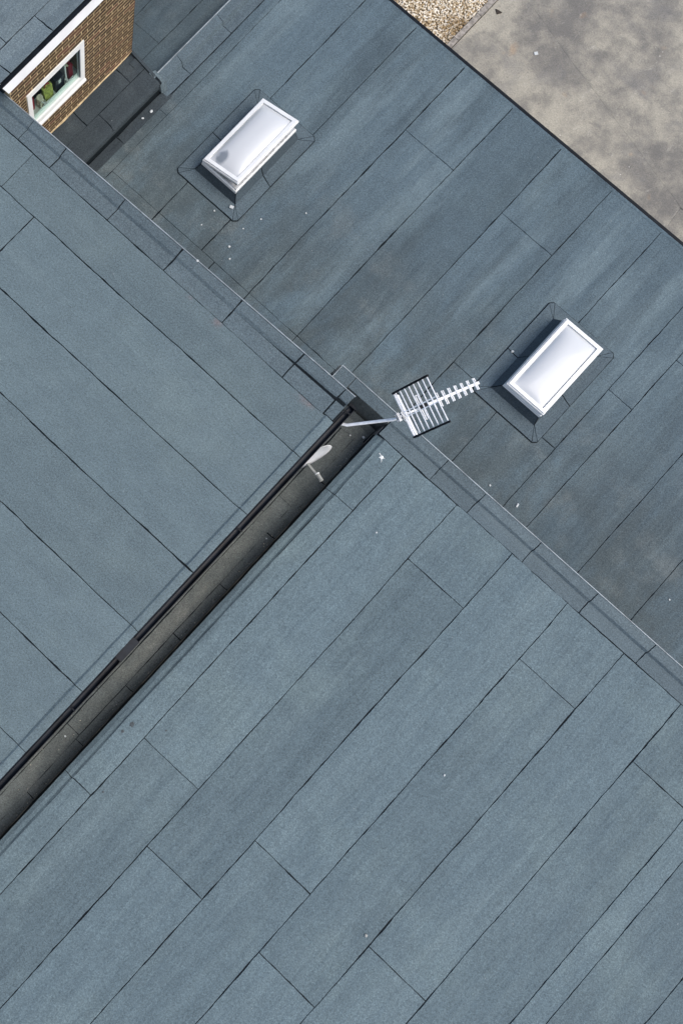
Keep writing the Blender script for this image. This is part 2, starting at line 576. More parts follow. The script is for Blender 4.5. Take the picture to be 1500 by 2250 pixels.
def slab(pts, z, name='concrete_slab'):
    n = len(pts)
    V = [(x, y, z) for x, y in pts] + [(x, y, -0.05) for x, y in pts]
    F = [tuple(range(n))] + [(i, i + n, (i + 1) % n + n, (i + 1) % n) for i in range(n)]
    o = add(name, V, F, M_CONC)
    o['kind'] = 'structure'
    return o

def wob(a, b, k, amp=0.02, n=24):
    a, b = Vector(a), Vector(b)
    d = (b - a)
    nn = Vector((-d.y, d.x)).normalized()
    return [tuple(a + d * i / n + nn * amp * (vn(k, i * 0.4, 1.3) - 0.5) * (0 if i in (0, n) else 1)) for i in range(n + 1)]

j1 = wob((-2.06, 13.95), (3.12, 12.60), 3.0, 0.03)
slab([(-2.06, 9.1), (3.2, 9.1), (3.2, 11.9)] + [(3.12, 12.595)] + [(x, y - 0.0008) for x, y in reversed(j1)][1:], 0.0)
slab([(3.128, 12.598), (20, 12.0), (20, 30), (-2.06, 30)] + [(x, y + 0.0008) for x, y in j1][:-1], 0.001)
slab([(3.206, 9.1), (20, 9.1), (20, 11.99), (3.126, 12.59), (3.203, 11.9)], -0.003)

# gravel strip with its bed and edging
gb = add('gravel_bed', [(-12, 9.1, -0.02), (-2.2, 9.1, -0.02), (-2.2, 30, -0.02), (-12, 30, -0.02)], [(0, 1, 2, 3)], M_SOIL)
gb['kind'] = 'structure'
ico_v, ico_f = [], []
t = (1 + 5 ** 0.5) / 2
for a, c in ((-1, t), (1, t), (-1, -t), (1, -t)):
    ico_v += [(a, c, 0)]
for a, c in ((-1, t), (1, t), (-1, -t), (1, -t)):
    ico_v += [(0, a, c)]
for a, c in ((-1, t), (1, t), (-1, -t), (1, -t)):
    ico_v += [(c, 0, a)]
ico_v = [Vector(v).normalized() for v in ico_v]
bm = bmesh.new()
for v in ico_v:
    bm.verts.new(v)
bmesh.ops.convex_hull(bm, input=bm.verts)
bm.verts.ensure_lookup_table()
bm.verts.index_update()
ICO_V = [v.co.copy() for v in bm.verts]
ICO_F = [tuple(v.index for v in f.verts) for f in bm.faces]
bm.free()
V, F = [], []
rg = random.Random(3)
for k in range(15000):
    x = rg.uniform(-5.2, -2.19)
    y = rg.uniform(11.6, 14.4)
    r = rg.uniform(0.009, 0.021) * (1.3 if rg.random() < 0.08 else 1)
    rot = Matrix.Rotation(rg.uniform(0, 6.28), 3, 'Z') @ Matrix.Rotation(rg.uniform(-0.5, 0.5), 3, 'X')
    sc = Vector((rg.uniform(0.9, 1.5), rg.uniform(0.75, 1.1), rg.uniform(0.5, 0.8)))
    i = len(V)
    z = -0.015 + rg.uniform(0, 0.022)
    for v in ICO_V:
        q = rot @ Vector((v.x * sc.x, v.y * sc.y, v.z * sc.z)) * r
        V.append((x + q.x, y + q.y, z + q.z))
    F += [tuple(i + a for a in f) for f in ICO_F]
gr = add('gravel', V, F, M_PEB)
gr['kind'] = 'stuff'
ed = root('garden_edging', (-2.13, 12.0, 0), 'weathered concrete edging between the pale gravel and the concrete yard', 'edging')
y = 9.15
while y < 15.5:
    ln = rg.uniform(0.55, 0.75)
    MB().hexa([(-2.185 + rg.uniform(-.008, .008), y, -0.05), (-2.072, y, -0.05), (-2.072, y + ln - 0.008, -0.05), (-2.185 + rg.uniform(-.008, .008), y + ln - 0.008, -0.05),
               (-2.180 + rg.uniform(-.012, .008), y, 0.02), (-2.076 + rg.uniform(-.01, .0), y, 0.022), (-2.076 + rg.uniform(-.01, .0), y + ln - 0.01, 0.02), (-2.180 + rg.uniform(-.012, .008), y + ln - 0.01, 0.022)]).build('edging_block', M_EDGE, ed)
    y += ln

# ------------------------------------------------------------------ lower long roof (right)
low = root('flat_roofed_building', (2.0, 6.7, 0), 'low flat roofed block in blue grey felt with two white rooflights beside the concrete yard', 'building')
MB().box(-4.40, 12.0, 3.62, 9.17, 0, 2.72).build('wall', M_RENDER, low)
MB().box(-9.0, -4.40, 5.95, 9.17, 0, 2.72).build('wall', M_RENDER, low)
roofD = MB().box(-9.0, 12.0, 3.62, 9.19, 2.72, ZD - 0.0065).build('roof', M_BIT, low)
xs = [-2.99, -2.161, -1.246, -0.334, 0.585, 1.504, 2.414, 3.328, 3.745, 4.651, 5.576, 6.5, 7.42, 8.34, 9.3]
YL, YF, YE = 3.95, 4.49, 9.185
cuts = {(-2.161, -1.246): [6.97], (-1.246, -0.334): [7.843], (0.585, 1.504): [7.827], (1.504, 2.414): [5.70], (2.414, 3.328): [5.72], (3.328, 3.745): [6.87], (3.745, 4.651): [7.836], (5.576, 6.5): [7.83]}
cuts[(-2.161, -1.246)] = []
for a, c in zip(xs, xs[1:]):
    y0 = YF if a < 0.5 else 3.95
    ys = [y0] + cuts.get((a, c), []) + [YE]
    for p0, p1 in zip(ys, ys[1:]):
        sheet(roofD, a, c, p0, p1, ZD, M_FELT_D, 1, (1, 1, 0.9, 0.9))
sheet(roofD, -3.90, -2.99, YF, YE, ZD, M_FELT_D, 1, (0.45, 1, 0.6, 0.9))
for p0, p1 in ((3.95, 5.65), (5.65, YE)):
    sheet(roofD, -4.07, -3.90, p0, p1, ZD, M_FELT_D, 1, (0.7, 0.45, 0.6, 0.6))
# flashing sheets at the foot of the tall block
for a, c in ((-3.90, -2.99), (-2.99, -1.90), (-1.90, -1.246), (-1.246, -0.334), (-0.334, 0.585)):
    sheet(roofD, a, c, 3.95, YF, ZD, M_FELT_D, 1, (1.0, 1.0, 0.5, 0.35))
MB().box(-9.0, 12.0, 9.178, 9.222, 2.66, ZD + 0.016).build('edge_trim', M_BLACK, low)
# slight raised verge along the outer edge
strip(roofD, [(9.135, ZD + 0.0012), (9.155, ZD + 0.006), (9.178, ZD + 0.012)], -4.2, 12.0, 'x', M_FELT_D, 1.5, (0.05, 0.05, 0.02, 0), th=0.0005, name='verge_sheet')

# bay beyond the brick wall, divided off by a low kerb
for a, c, p0, p1 in ((-5.29, -4.745, 5.90, 6.39), (-5.29, -4.745, 6.39, 9.185), (-6.2, -5.29, 5.90, 9.185), (-4.745, -4.41, 5.90, 9.185)):
    sheet(roofD, a, c, p0, p1, ZD, M_FELT_F, 1.2, (0.8, 0.8, 0.5, 0.5))
kp = [(-4.085, ZD + 0.004), (-4.235, ZD + 0.008), (-4.262, ZD + 0.075), (-4.385, ZD + 0.105)]
kerbF = under(low, kp, 5.84, 9.185, 'y')
for s0, s1 in ((5.86, 6.345), (6.345, 7.235), (7.235, 8.2), (8.2, 9.17)):
    strip(kerbF, kp, s0, s1, 'y', M_FELT_S, 2.2, (0.8, 0.8, 0.8, 0))
MB().box(-4.398, -4.388, 5.86, 9.19, ZD + 0.02, ZD + 0.114).build('kerb_trim', M_TRIM, kerbF)
MB().box(-4.415, -4.401, 5.86, 9.19, ZD - 0.01, ZD + 0.10).build('kerb_back', M_FELT_K, kerbF)

# ------------------------------------------------------------------ felt plinth under the brick wall
pl = root('felt_plinth', (-4.5, 4.7, ZD), 'felt covered ledge with painted-in shade along the foot of the brick wall', 'ledge')
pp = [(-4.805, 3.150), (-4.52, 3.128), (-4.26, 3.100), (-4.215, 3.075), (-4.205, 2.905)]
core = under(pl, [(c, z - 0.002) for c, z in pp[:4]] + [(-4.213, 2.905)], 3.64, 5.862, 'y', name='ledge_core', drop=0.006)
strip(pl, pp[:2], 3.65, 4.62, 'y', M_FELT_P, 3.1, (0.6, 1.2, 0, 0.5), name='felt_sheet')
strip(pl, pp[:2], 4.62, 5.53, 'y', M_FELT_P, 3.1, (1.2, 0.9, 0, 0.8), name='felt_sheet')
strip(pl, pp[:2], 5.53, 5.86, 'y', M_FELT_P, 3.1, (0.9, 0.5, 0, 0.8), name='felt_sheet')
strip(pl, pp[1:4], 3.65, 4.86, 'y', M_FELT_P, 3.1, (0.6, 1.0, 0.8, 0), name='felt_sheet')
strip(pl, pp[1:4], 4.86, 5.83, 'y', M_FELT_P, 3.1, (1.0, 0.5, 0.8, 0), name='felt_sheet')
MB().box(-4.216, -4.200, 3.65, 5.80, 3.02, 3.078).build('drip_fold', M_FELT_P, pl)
# end upstand of the ledge with folded corner patches
MB().hexa([(-4.80, 5.815, 3.05), (-4.22, 5.80, 3.0), (-4.22, 5.87, 3.0), (-4.80, 5.88, 3.05),
           (-4.79, 5.825, 3.19), (-4.36, 5.815, 3.125), (-4.36, 5.86, 3.12), (-4.79, 5.87, 3.185)]).build('end_upstand', M_FELT_P, pl)
MB().hexa([(-4.44, 5.79, 3.05), (-4.17, 5.83, 2.93), (-4.14, 5.93, 2.93), (-4.42, 5.93, 3.0),
           (-4.42, 5.80, 3.136), (-4.22, 5.83, 3.06), (-4.20, 5.92, 3.05), (-4.40, 5.92, 3.10)]).build('corner_patch', M_FELT_K, pl)
MB().hexa([(-4.72, 5.70, 3.10), (-4.60, 5.71, 3.10), (-4.58, 5.82, 3.10), (-4.72, 5.82, 3.10),
           (-4.71, 5.705, 3.152), (-4.61, 5.715, 3.143), (-4.59, 5.82, 3.145), (-4.71, 5.82, 3.155)]).build('corner_patch', M_FELT_P, pl)
# flashing patch on the lower roof at the end of the ledge
strip(roofD, [(-4.20, ZD + 0.006), (-4.04, ZD + 0.006)], 4.9, 5.93, 'y', M_FELT_P, 3.7, (0.8, 0.8, 0.3, 0.5), name='felt_patch')
strip(roofD, [(-4.20, ZD + 0.006), (-4.05, ZD + 0.006)], 3.97, 4.9, 'y', M_FELT_P, 3.8, (0.6, 0.3, 0.3, 0.2), name='felt_patch')

# ------------------------------------------------------------------ tall left block
tall = root('flat_roofed_building', (-2.5, 0, 0), 'tallest felt roofed block at left with a black gutter along its edge', 'building')
MB().box(-12, 0.70, -9.0, 3.50, 0, ZA - 0.051).build('wall', M_RENDER, tall)
roofA = MB().box(-12, 0.60, -9.0, 3.29, ZA - 0.05, ZA - 0.0065).build('roof', M_BIT, tall)
rows = [-6.5, -5.6, -4.68, -3.755, -2.83, -1.9, -0.973, -0.048, 0.872, 1.788, 2.714, 3.285]
acut = {9: [-3.57], 10: [-4.13], 8: [-5.9], 7: [-5.0]}
XC, XE = 0.596, 0.722
for i, (a, c) in enumerate(zip(rows, rows[1:])):
    xx = [-9.0] + acut.get(i, []) + [XC]
    for p0, p1 in zip(xx, xx[1:]):
        sheet(roofA, p0, p1, a, c, ZA, M_FELT_A, 5, (0.9, 0.12 if p1 == XC else 0.9, 1, 1))
    if c > 3.2:
        c2 = 3.285
    strip(roofA, [(XC, ZA + 0.001), (XC + 0.022, ZA + 0.016), (0.66, ZA + 0.016), (XE, ZA + 0.008)], a, c, 'y', M_FELT_A, 5, (0.9, 0.9, 0.12, 0.2), name='edge_sheet')
MB().box(0.602, 0.715, -9.0, 3.50, ZA - 0.05, ZA - 0.004).build('edge_underlay', M_BIT, roofA)
drA = lambda x: (x + 4.9) * 0.0165
kA = [(3.285, ZA + 0.003), (3.452, ZA + 0.005), (3.474, ZA + 0.030), (3.572, ZA + 0.048)]
kerbA = under(tall, kA, -9.0, 0.69, 'x', drift=drA)
kj = [-9, -7.2, -6.25, -5.3, -4.40, -3.86, -2.915, -1.973, -1.028, -0.087, 0.567]
for s0, s1 in zip(kj, kj[1:]):
    strip(kerbA, kA, s0, s1, 'x', M_FELT_K, 6, (1.15, 1.15, 1.0, 0), drift=drA)
# corner cap over the gutter end
strip(kerbA, [(3.30, ZA + 0.006), (3.53, ZA + 0.010), (3.556, ZA + 0.035), (3.664, ZA + 0.052)], 0.567, 0.712, 'x', M_FELT_K, 6.5, (1.0, 0.1, 0.8, 0))
MB().hexa([(-9.0, 3.512, 3.9), (0.695, 3.668, 3.9), (0.695, 3.678, 3.9), (-9.0, 3.521, 3.9),
           (-9.0, 3.507, ZA + 0.056), (0.705, 3.668, ZA + 0.056), (0.705, 3.678, ZA + 0.056), (-9.0, 3.517, ZA + 0.056)]).build('kerb_trim', M_TRIM, kerbA)
# gutter
gut = MB()
n = 9
prof = []
for k in range(n + 1):
    a = math.pi + math.pi * k / n
    prof.append((0.772 + 0.046 * math.cos(a), 4.315 + 0.05 * math.sin(a)))
prof += [(0.772 + (0.046 - 0.006) * math.cos(math.pi + math.pi * k / n), 4.315 + (0.05 - 0.006) * math.sin(math.pi + math.pi * k / n)) for k in reversed(range(n + 1))]
V = [(x, -9.0, z) for x, z in prof] + [(x, 3.615, z) for x, z in prof]
k = len(prof)
F = [(i, (i + 1) % k, (i + 1) % k + k, i + k) for i in range(k)] + [tuple(range(k)), tuple(range(2 * k - 1, k - 1, -1))]
gutter = add('gutter', V, F, M_GUTTER, tall)
MB().box(0.716, 0.728, -9.0, 3.47, 4.10, 4.345).build('fascia_board', M_BLACK, tall)
MB().hexa([(0.722, 3.60, 4.262), (0.824, 3.60, 4.262), (0.824, 3.63, 4.262), (0.722, 3.63, 4.262),
           (0.722, 3.60, 4.322), (0.824, 3.60, 4.322), (0.824, 3.63, 4.322), (0.722, 3.63, 4.322)]).build('end_stop', M_BLACK, gutter)
for yb in [3.52, 1.62, -1.2, -3.0]:
    MB().box(0.729, 0.820, yb - 0.009, yb + 0.009, 4.312, 4.318).build('bracket', M_BLACK, gutter)
MB().box(0.729, 0.823, -0.44, -0.13, 4.3165, 4.3205).build('union', M_GUTTER, gutter)

# ------------------------------------------------------------------ right block
rgt = root('flat_roofed_building', (5.0, -1.0, 0), 'wide flat roofed block at lower right with long felt strips and a pale kerb trim', 'building')
MB().box(1.318, 14, -10.0, 4.25, 0, ZB - 0.071).build('wall', M_RENDER, rgt)
roofB = MB().box(1.443, 14, -10.0, 3.95, ZB - 0.07, ZB - 0.0065).build('roof', M_BIT, rgt)
bx = [1.445, 1.756, 2.675, 3.592, 4.513, 5.432, 6.344, 7.245, 7.56, 8.42, 9.3, 10.2, 11.1]
bcut = {0: [-1.935, 2.965], 1: [-6.5, -0.965], 2: [-5.4, -1.90, 2.985], 3: [-0.934], 4: [-1.88, 2.99], 5: [-0.905], 6: [2.99], 8: [-0.5]}
for i, (a, c) in enumerate(zip(bx, bx[1:])):
    ys = [-8.0] + bcut.get(i, []) + [3.945]
    for p0, p1 in zip(ys, ys[1:]):
        sheet(roofB, a, c, p0, p1, ZB, M_FELT_B, 8, (0.12 if i == 0 else 1, 1, 0.8, 0.9))
for p0, p1 in ((-8.0, -1.935), (-1.935, 2.965), (2.965, 3.945)):
    strip(roofB, [(1.445, ZB), (1.418, ZB - 0.020), (1.37, ZB - 0.024), (1.322, ZB - 0.046)], p0, p1, 'y', M_FELT_B, 8.3, (0.8, 0.8, 0.12, 0.5), name='edge_sheet')
MB().box(1.324, 1.441, -10.0, 3.94, ZB - 0.07, ZB - 0.0485).build('edge_underlay', M_BIT, roofB)
# drip of felt hanging below the edge, with blobs of bitumen
dv, df = [], []
nn = 300
for i in range(nn + 1):
    y = -8.0 + 11.94 * i / nn
    dx = 0.014 * (vn(91, y, 2.2) - 0.5) + 0.02 * max(0, vn(92, y, 11) - 0.6)
    dv += [(1.327 - dx * 0.4, y, ZB - 0.045), (1.306 - dx, y, ZB - 0.10), (1.312 - dx * 0.6, y, ZB - 0.17 - 0.05 * vn(93, y, 5))]
for i in range(nn):
    for j in range(2):
        a = i * 3 + j
        df.append((a, a + 1, a + 4, a + 3))
add('drip_edge', dv, df, M_BIT, rgt)
kB = [(3.945, ZB + 0.003), (4.132, ZB + 0.005), (4.156, ZB + 0.032), (4.283, ZB + 0.048)]
kerbB = under(rgt, kB, 1.332, 14, 'x')
kbj = [1.335, 2.205, 2.831, 3.757, 4.69, 5.61, 6.53, 7.45, 8.37, 9.3, 10.2]
for s0, s1 in zip(kbj, kbj[1:]):
    strip(kerbB, kB, s0, s1, 'x', M_FELT_K, 9, (0.9, 0.9, 1.0, 0))
MB().box(0.385, 14, 4.284, 4.294, ZB - 0.2, ZB + 0.055).build('kerb_trim', M_TRIM, kerbB)
# end kerb of the valley, carried on round the corner of the tall block
MB().hexa([(0.36, 4.04, 2.95), (1.33, 4.04, 2.95), (1.33, 4.281, 2.95), (0.36, 4.281, 2.95),
           (0.36, 4.13, ZB + 0.02), (1.33, 4.13, ZB + 0.02), (1.33, 4.281, ZB + 0.038), (0.36, 4.281, ZB + 0.038)]).build('valley_upstand', M_FELT_V, rgt)
strip(kerbB, [(4.125, ZB + 0.030), (4.20, ZB + 0.04), (4.283, ZB + 0.048)], 0.62, 1.335, 'x', M_FELT_K, 9.3, (0.9, 0.9, 0.3, 0), name='kerb_cap')
strip(kerbB, [(3.60, ZB + 0.02), (4.0, ZB + 0.035), (4.283, ZB + 0.050)], 0.395, 0.62, 'x', M_FELT_K, 9.6, (0.3, 0.9, 0.3, 0), name='kerb_cap')
MB().box(0.382, 0.392, 3.56, 4.283, ZB - 0.1, ZB + 0.055).build('kerb_trim', M_TRIM, kerbB)

# ------------------------------------------------------------------ valley between the two blocks
val = root('box_gutter', (1.0, 1.0, 2.98), 'narrow dirty felt lined box gutter between the two upper blocks', 'gutter')
ZV = 3.18
base = MB().box(0.702, 1.317, -9.0, 4.10, 2.75, ZV - 0.0065).build('gutter_floor', M_BIT, val)
vc = [-9, -4.33, -3.44, -2.54, -1.615, -0.68, 0.246, 1.15, 2.075, 3.083, 3.85]
for i, (p0, p1) in enumerate(zip(vc, vc[1:])):
    strip(base, [(1.187, ZV + 0.004), (1.27, ZV + 0.010), (1.314, ZV + 0.030)], p0, p1, 'y', M_FELT_V, 10, (1.1, 1.1, 0.5, 0.2), name='flashing_sheet')
for p0, p1 in ((-9, -5), (-5, -1.55), (-1.55, 2.55), (2.55, 4.0)):
    sheet(base, 0.962, 1.187, p0, p1, ZV, M_FELT_V, 10.5, (0.8, 0.5, 0.7, 0.5))
for p0, p1 in ((-9, -3.3), (-3.3, -0.95), (-0.95, 1.4), (1.4, 2.25), (2.25, 3.5), (3.5, 4.0)):
    sheet(base, 0.712, 0.962, p0, p1, ZV, M_FELT_V, 10.8, (0.1, 0.8, 0.7, 0.5))
strip(base, [(3.80, ZV + 0.006), (3.98, ZV + 0.03), (4.045, ZV + 0.12)], 0.72, 1.305, 'x', M_FELT_V, 11, (0.3, 0.3, 0.9, 0.3), name='flashing_sheet')

# ------------------------------------------------------------------ brick building, top left
brk = root('brick_building', (-6.0, 4.7, 0), 'brown brick building with white fascia and a white framed window', 'building')
WX = -4.814      # mortar face; the bricks stand 10 mm proud
YN = 5.862
wy0, wy1, wz0, wz1 = 3.845, 4.885, 3.535, 4.205
wb = MB()
wb.box(-5.05, WX, 3.60, wy0, 0, 4.60).box(-5.05, WX, wy1, YN - 0.012, 0, 4.60)
wb.box(-5.05, WX, wy0, wy1, 0, wz0).box(-5.05, WX, wy0, wy1, wz1, 4.60)
wb.box(-9, -5.05, YN - 0.25, YN - 0.012, 0, 4.62).box(-9, -8.8, 3.3, YN - 0.25, 0, 4.62)
wall = wb.build('wall', M_MORTAR, brk)
MB().box(-8.8, -5.05, 3.30, YN - 0.25, 3.0, 3.1).build('room_floor', M_ROOM, brk)
MB().box(-6.3, -6.25, 3.30, YN - 0.25, 3.1, 4.6).build('room_partition', M_ROOM, brk)

brick_cache = {}
def brick_mesh(ln, var):
    key = (round(ln, 2), var)
    if key in brick_cache:
        return brick_cache[key]
    r = random.Random(var * 31 + int(ln * 1000))
    j = lambda a: r.uniform(-a, a)
    hh, d = 0.0182, 0.02
    L = ln / 2
    c = [(-d, -L, -hh), (-d, L, -hh), (-d, L, hh), (-d, -L, hh)]
    e = 0.002
    f = [(-e, -L + j(.002), -hh + j(.001)), (-e, L + j(.002), -hh + j(.001)), (-e, L + j(.002), hh + j(.001)), (-e, -L + j(.002), hh + j(.001))]
    t = [(j(.0012), y * (1 - 0.003 / L), z * 0.9) for _, y, z in f]
    V = c + f + t
    F = []
    for a in (0, 4):
        for k in range(4):
            F.append((a + k, a + (k + 1) % 4, a + 4 + (k + 1) % 4, a + 4 + k))
    F.append((8, 9, 10, 11))
    me = bpy.data.meshes.new('brick')
    me.from_pydata(V, [], F)
    me.materials.append(M_BRICK)
    me.update()
    brick_cache[key] = me
    return me

rb = random.Random(5)
boff = WL[brk.name]
def put_brick(y0, y1, z):
    y0 = max(y0, 3.605)
    if y1 < 3.56 + (4.5 - z) * 0.43:     # behind the kerb of the tall block
        return
    if y1 - y0 < 0.045:
        return
    me = brick_mesh(y1 - y0, rb.randrange(5))
    o = bpy.data.objects.new('brick', me)
    col.objects.link(o)
    o.parent = wall
    o.location = Vector((WX + 0.0030 + rb.uniform(-0.0010, 0.0012), (y0 + y1) / 2, z)) - boff
course = 0
z = 3.15 + 0.030
while z < 4.59:
    y = YN - (0.1125 if course % 2 else 0.0)
    spans = []
    if course % 2:
        spans.append((YN - 0.100, YN))
        y = YN - 0.1125
    while y > 3.66:
        spans.append((y - 0.211, y))
        y -= 0.225
    for a, c in spans:
        a += rb.uniform(-.002, .002)
        if wz0 - 0.010 < z < wz1 + 0.008:
            lo, hi = wy0 - 0.008, wy1 + 0.008
            if a >= lo and c <= hi:
                continue
            if a < lo < c:
                c = lo
            elif a < hi < c:
                a = hi
        put_brick(a, c, z + rb.uniform(-.001, .001))
    z += 0.050
    course += 1
# lumpy mortar fillet and felt upstand at the wall foot
V, F = [], []
nn = 90
for i in range(nn + 1):
    y = 3.5 + (YN - 3.5) * i / nn
    w = 0.008 + 0.012 * vn(31, y, 7) + 0.010 * max(0, vn(32, y, 2.3) - 0.55) * 2
    V += [(WX + 0.002, y, 3.172), (WX + 0.004 + w, y, 3.158), (WX + 0.002, y, 3.146)]
for i in range(nn):
    for j in range(2):
        a = i * 3 + j
        F.append((a, a + 1, a + 4, a + 3))
add('mortar_fillet', V, F, M_MORTAR, brk)
MB().hexa([(-4.82, 5.35, 3.10), (-4.79, 5.35, 3.10), (-4.785, YN + 0.01, 3.10), (-4.82, YN + 0.01, 3.10),
           (-4.82, 5.35, 3.14), (-4.803, 5.35, 3.14), (-4.795, YN + 0.01, 3.165), (-4.82, YN + 0.01, 3.165)]).build('felt_upstand', M_BIT, brk)
# fascia, drip and roof
MB().hexa([(-4.80, 3.54, 4.598), (-4.750, 3.54, 4.598), (-4.750, 5.92, 4.598), (-4.80, 5.92, 4.598), (-4.80, 3.455, 4.772), (-4.750, 3.455, 4.772), (-4.750, 5.92, 4.772), (-4.80, 5.92, 4.772)]).build('fascia', M_FASCIA, brk)
MB().box(-4.86, -4.801, 3.52, 5.90, 4.602, 4.625).build('soffit', M_FASCIA, brk)
MB().box(-4.778, -4.740, 3.44, 5.93, 4.773, 4.800).build('drip_trim', M_BLACK, brk)
roofE = MB().box(-9, -4.780, 3.48, 5.92, 4.626, ZE - 0.0065).build('roof', M_BIT, brk)
for a, c, p0, p1 in ((-6.0, -5.09, 3.45, 3.885), (-6.0, -5.09, 3.885, 5.92), (-6.95, -6.0, 3.45, 5.92)):
    sheet(roofE, a, c, p0, p1, ZE, M_FELT_E, 13, (1, 1, 0.8, 0.8))
kE = [(-5.09, ZE + 0.003), (-4.945, ZE + 0.006), (-4.778, ZE + 0.03)]
for s0, s1 in ((3.43, 3.63), (3.63, 4.35), (4.35, 5.3), (5.3, 5.92)):
    strip(roofE, kE, s0, s1, 'y', M_FELT_E, 13.5, (0.8, 0.8, 0.8, 0), name='edge_sheet')

# window: frame > pane, sill, stays
fx0, fx1 = -4.865, -4.795
fw = MB()
fw.box(fx0, fx1, wy0, wy0 + 0.075, wz0 + 0.04, wz1).box(fx0, fx1, wy1 - 0.075, wy1, wz0 + 0.04, wz1)
fw.box(fx0, fx1 - 0.001, wy0 + 0.075, wy1 - 0.075, wz1 - 0.07, wz1 - 0.001).box(fx0, fx1 - 0.001, wy0 + 0.075, wy1 - 0.075, wz0 + 0.04, wz0 + 0.10)
frame = fw.build('window', M_UPVC, brk)
MB().hexa([(-4.86, wy0 - 0.01, wz0 - 0.01), (-4.780, wy0 - 0.01, wz0 - 0.012), (-4.780, wy1 + 0.012, wz0 - 0.012), (-4.86, wy1 + 0.012, wz0 - 0.01),
           (-4.86, wy0 - 0.01, wz0 + 0.04), (-4.780, wy0 - 0.01, wz0 + 0.012), (-4.780, wy1 + 0.012, wz0 + 0.012), (-4.86, wy1 + 0.012, wz0 + 0.04)]).build('window_sill', M_UPVC, frame)
MB().box(-4.828, -4.824, wy0 + 0.076, wy1 - 0.076, wz0 + 0.101, wz1 - 0.072).build('pane', M_GLASS, frame)
gk = MB()
for yy in (wy0 + 0.078, wy1 - 0.082):
    gk.box(-4.823, -4.814, yy, yy + 0.005, wz0 + 0.101, wz1 - 0.072)
gk.build('gasket', M_NAVY, frame)
MB().box(-5.06, -4.866, wy0 + 0.01, wy1 - 0.01, wz0 + 0.055, wz0 + 0.075).build('window_board', M_BOARD, frame)
MB().box(-4.868, -4.852, wy0 + 0.08, wy1 - 0.08, wz0 + 0.101, wz0 + 0.14).build('inner_bead', M_BOARD, frame)
for yy in (4.18, 4.62):
    MB().box(-4.875, -4.855, yy, yy + 0.13, wz0 + 0.141, wz0 + 0.148).bar((-4.865, yy + 0.02, wz0 + 0.148), (-4.90, yy - 0.02, wz0 + 0.185), 0.012, 0.01).build('casement_stay', M_STEEL, frame)

# things standing on the inner window board
zs = wz0 + 0.076
def item(name, x, y, label, cat):
    return root(name, (x, y, zs), label, cat)
o = item('cup', -5.0, 4.06, 'red cup inside the window beside a cream jug', 'cup')
MB().tube([(-5.0, 4.06, zs), (-5.0, 4.06, zs + 0.05), (-5.0, 4.06, zs + 0.17)], 0.045, 12).build('cup_body', M_RED, o)
MB().tube([(-5.0, 4.06, zs + 0.171), (-5.0, 4.06, zs + 0.178)], 0.038, 12).build('cup_mouth', M_REDD, o)
o = item('jug', -4.93, 4.17, 'cream jug inside the window between a red cup and a lime bag', 'jug')
MB().tube([(-4.95, 4.18, zs), (-4.95, 4.18, zs + 0.06)], 0.055, 12).tube([(-4.95, 4.18, zs + 0.06), (-4.95, 4.18, zs + 0.13)], 0.045, 12).build('jug_body', M_CREAM, o)
MB().tube([(-4.90, 4.15, zs + 0.03), (-4.88, 4.13, zs + 0.06), (-4.91, 4.155, zs + 0.10)], 0.01, 6).build('handle', M_CREAM, o)
o = item('bag', -4.96, 4.34, 'lime green gift bag inside the window with red handles', 'bag')
MB().hexa([(-5.02, 4.27, zs), (-4.92, 4.26, zs), (-4.91, 4.4, zs), (-5.01, 4.41, zs), (-5.00, 4.26, zs + .17), (-4.95, 4.25, zs + .17), (-4.94, 4.41, zs + .17), (-4.99, 4.42, zs + .17)]).build('bag_body', M_LIME, o)
MB().tube([(-4.97, 4.29, zs + .17), (-4.97, 4.31, zs + .21), (-4.97, 4.36, zs + .21), (-4.97, 4.38, zs + .17)], 0.007, 6).build('handle', M_RED, o)
o = item('box', -4.97, 4.52, 'black box inside the window with a small pale label', 'box')
MB().hexa([(-5.04, 4.45, zs), (-4.90, 4.44, zs), (-4.90, 4.6, zs), (-5.04, 4.61, zs), (-5.04, 4.45, zs + .19), (-4.91, 4.445, zs + .19), (-4.91, 4.6, zs + .19), (-5.04, 4.61, zs + .19)]).build('carton', M_NAVY, o)
MB().hexa([(-4.9115, 4.5, zs + .11), (-4.905, 4.5, zs + .11), (-4.905, 4.545, zs + .11), (-4.9115, 4.545, zs + .11), (-4.9125, 4.5, zs + .165), (-4.9065, 4.5, zs + .165), (-4.9065, 4.545, zs + .165), (-4.9125, 4.545, zs + .165)]).build('label_patch', M_PAPER, o)
o = item('folder', -4.96, 4.655, 'pale grey folder leaning inside the window beside the black box', 'folder')
MB().hexa([(-5.02, 4.63, zs), (-4.90, 4.635, zs), (-4.90, 4.655, zs), (-5.02, 4.65, zs), (-5.04, 4.66, zs + .24), (-4.95, 4.665, zs + .24), (-4.95, 4.68, zs + .24), (-5.04, 4.675, zs + .24)]).build('cover', M_PAPER, o)
MB().hexa([(-5.01, 4.631, zs + .001), (-4.91, 4.636, zs + .001), (-4.91, 4.633, zs + .001), (-5.01, 4.628, zs + .001), (-5.03, 4.658, zs + .23), (-4.955, 4.663, zs + .23), (-4.955, 4.66, zs + .23), (-5.03, 4.655, zs + .23)]).build('spine', M_STEEL, o)
o = item('book', -4.97, 4.73, 'dark red book standing inside the window at its upper end', 'book')
MB().hexa([(-5.02, 4.69, zs), (-4.91, 4.7, zs), (-4.90, 4.77, zs), (-5.02, 4.77, zs), (-5.02, 4.69, zs + .22), (-4.92, 4.7, zs + .22), (-4.91, 4.77, zs + .22), (-5.02, 4.77, zs + .22)]).build('cover', M_REDD, o)
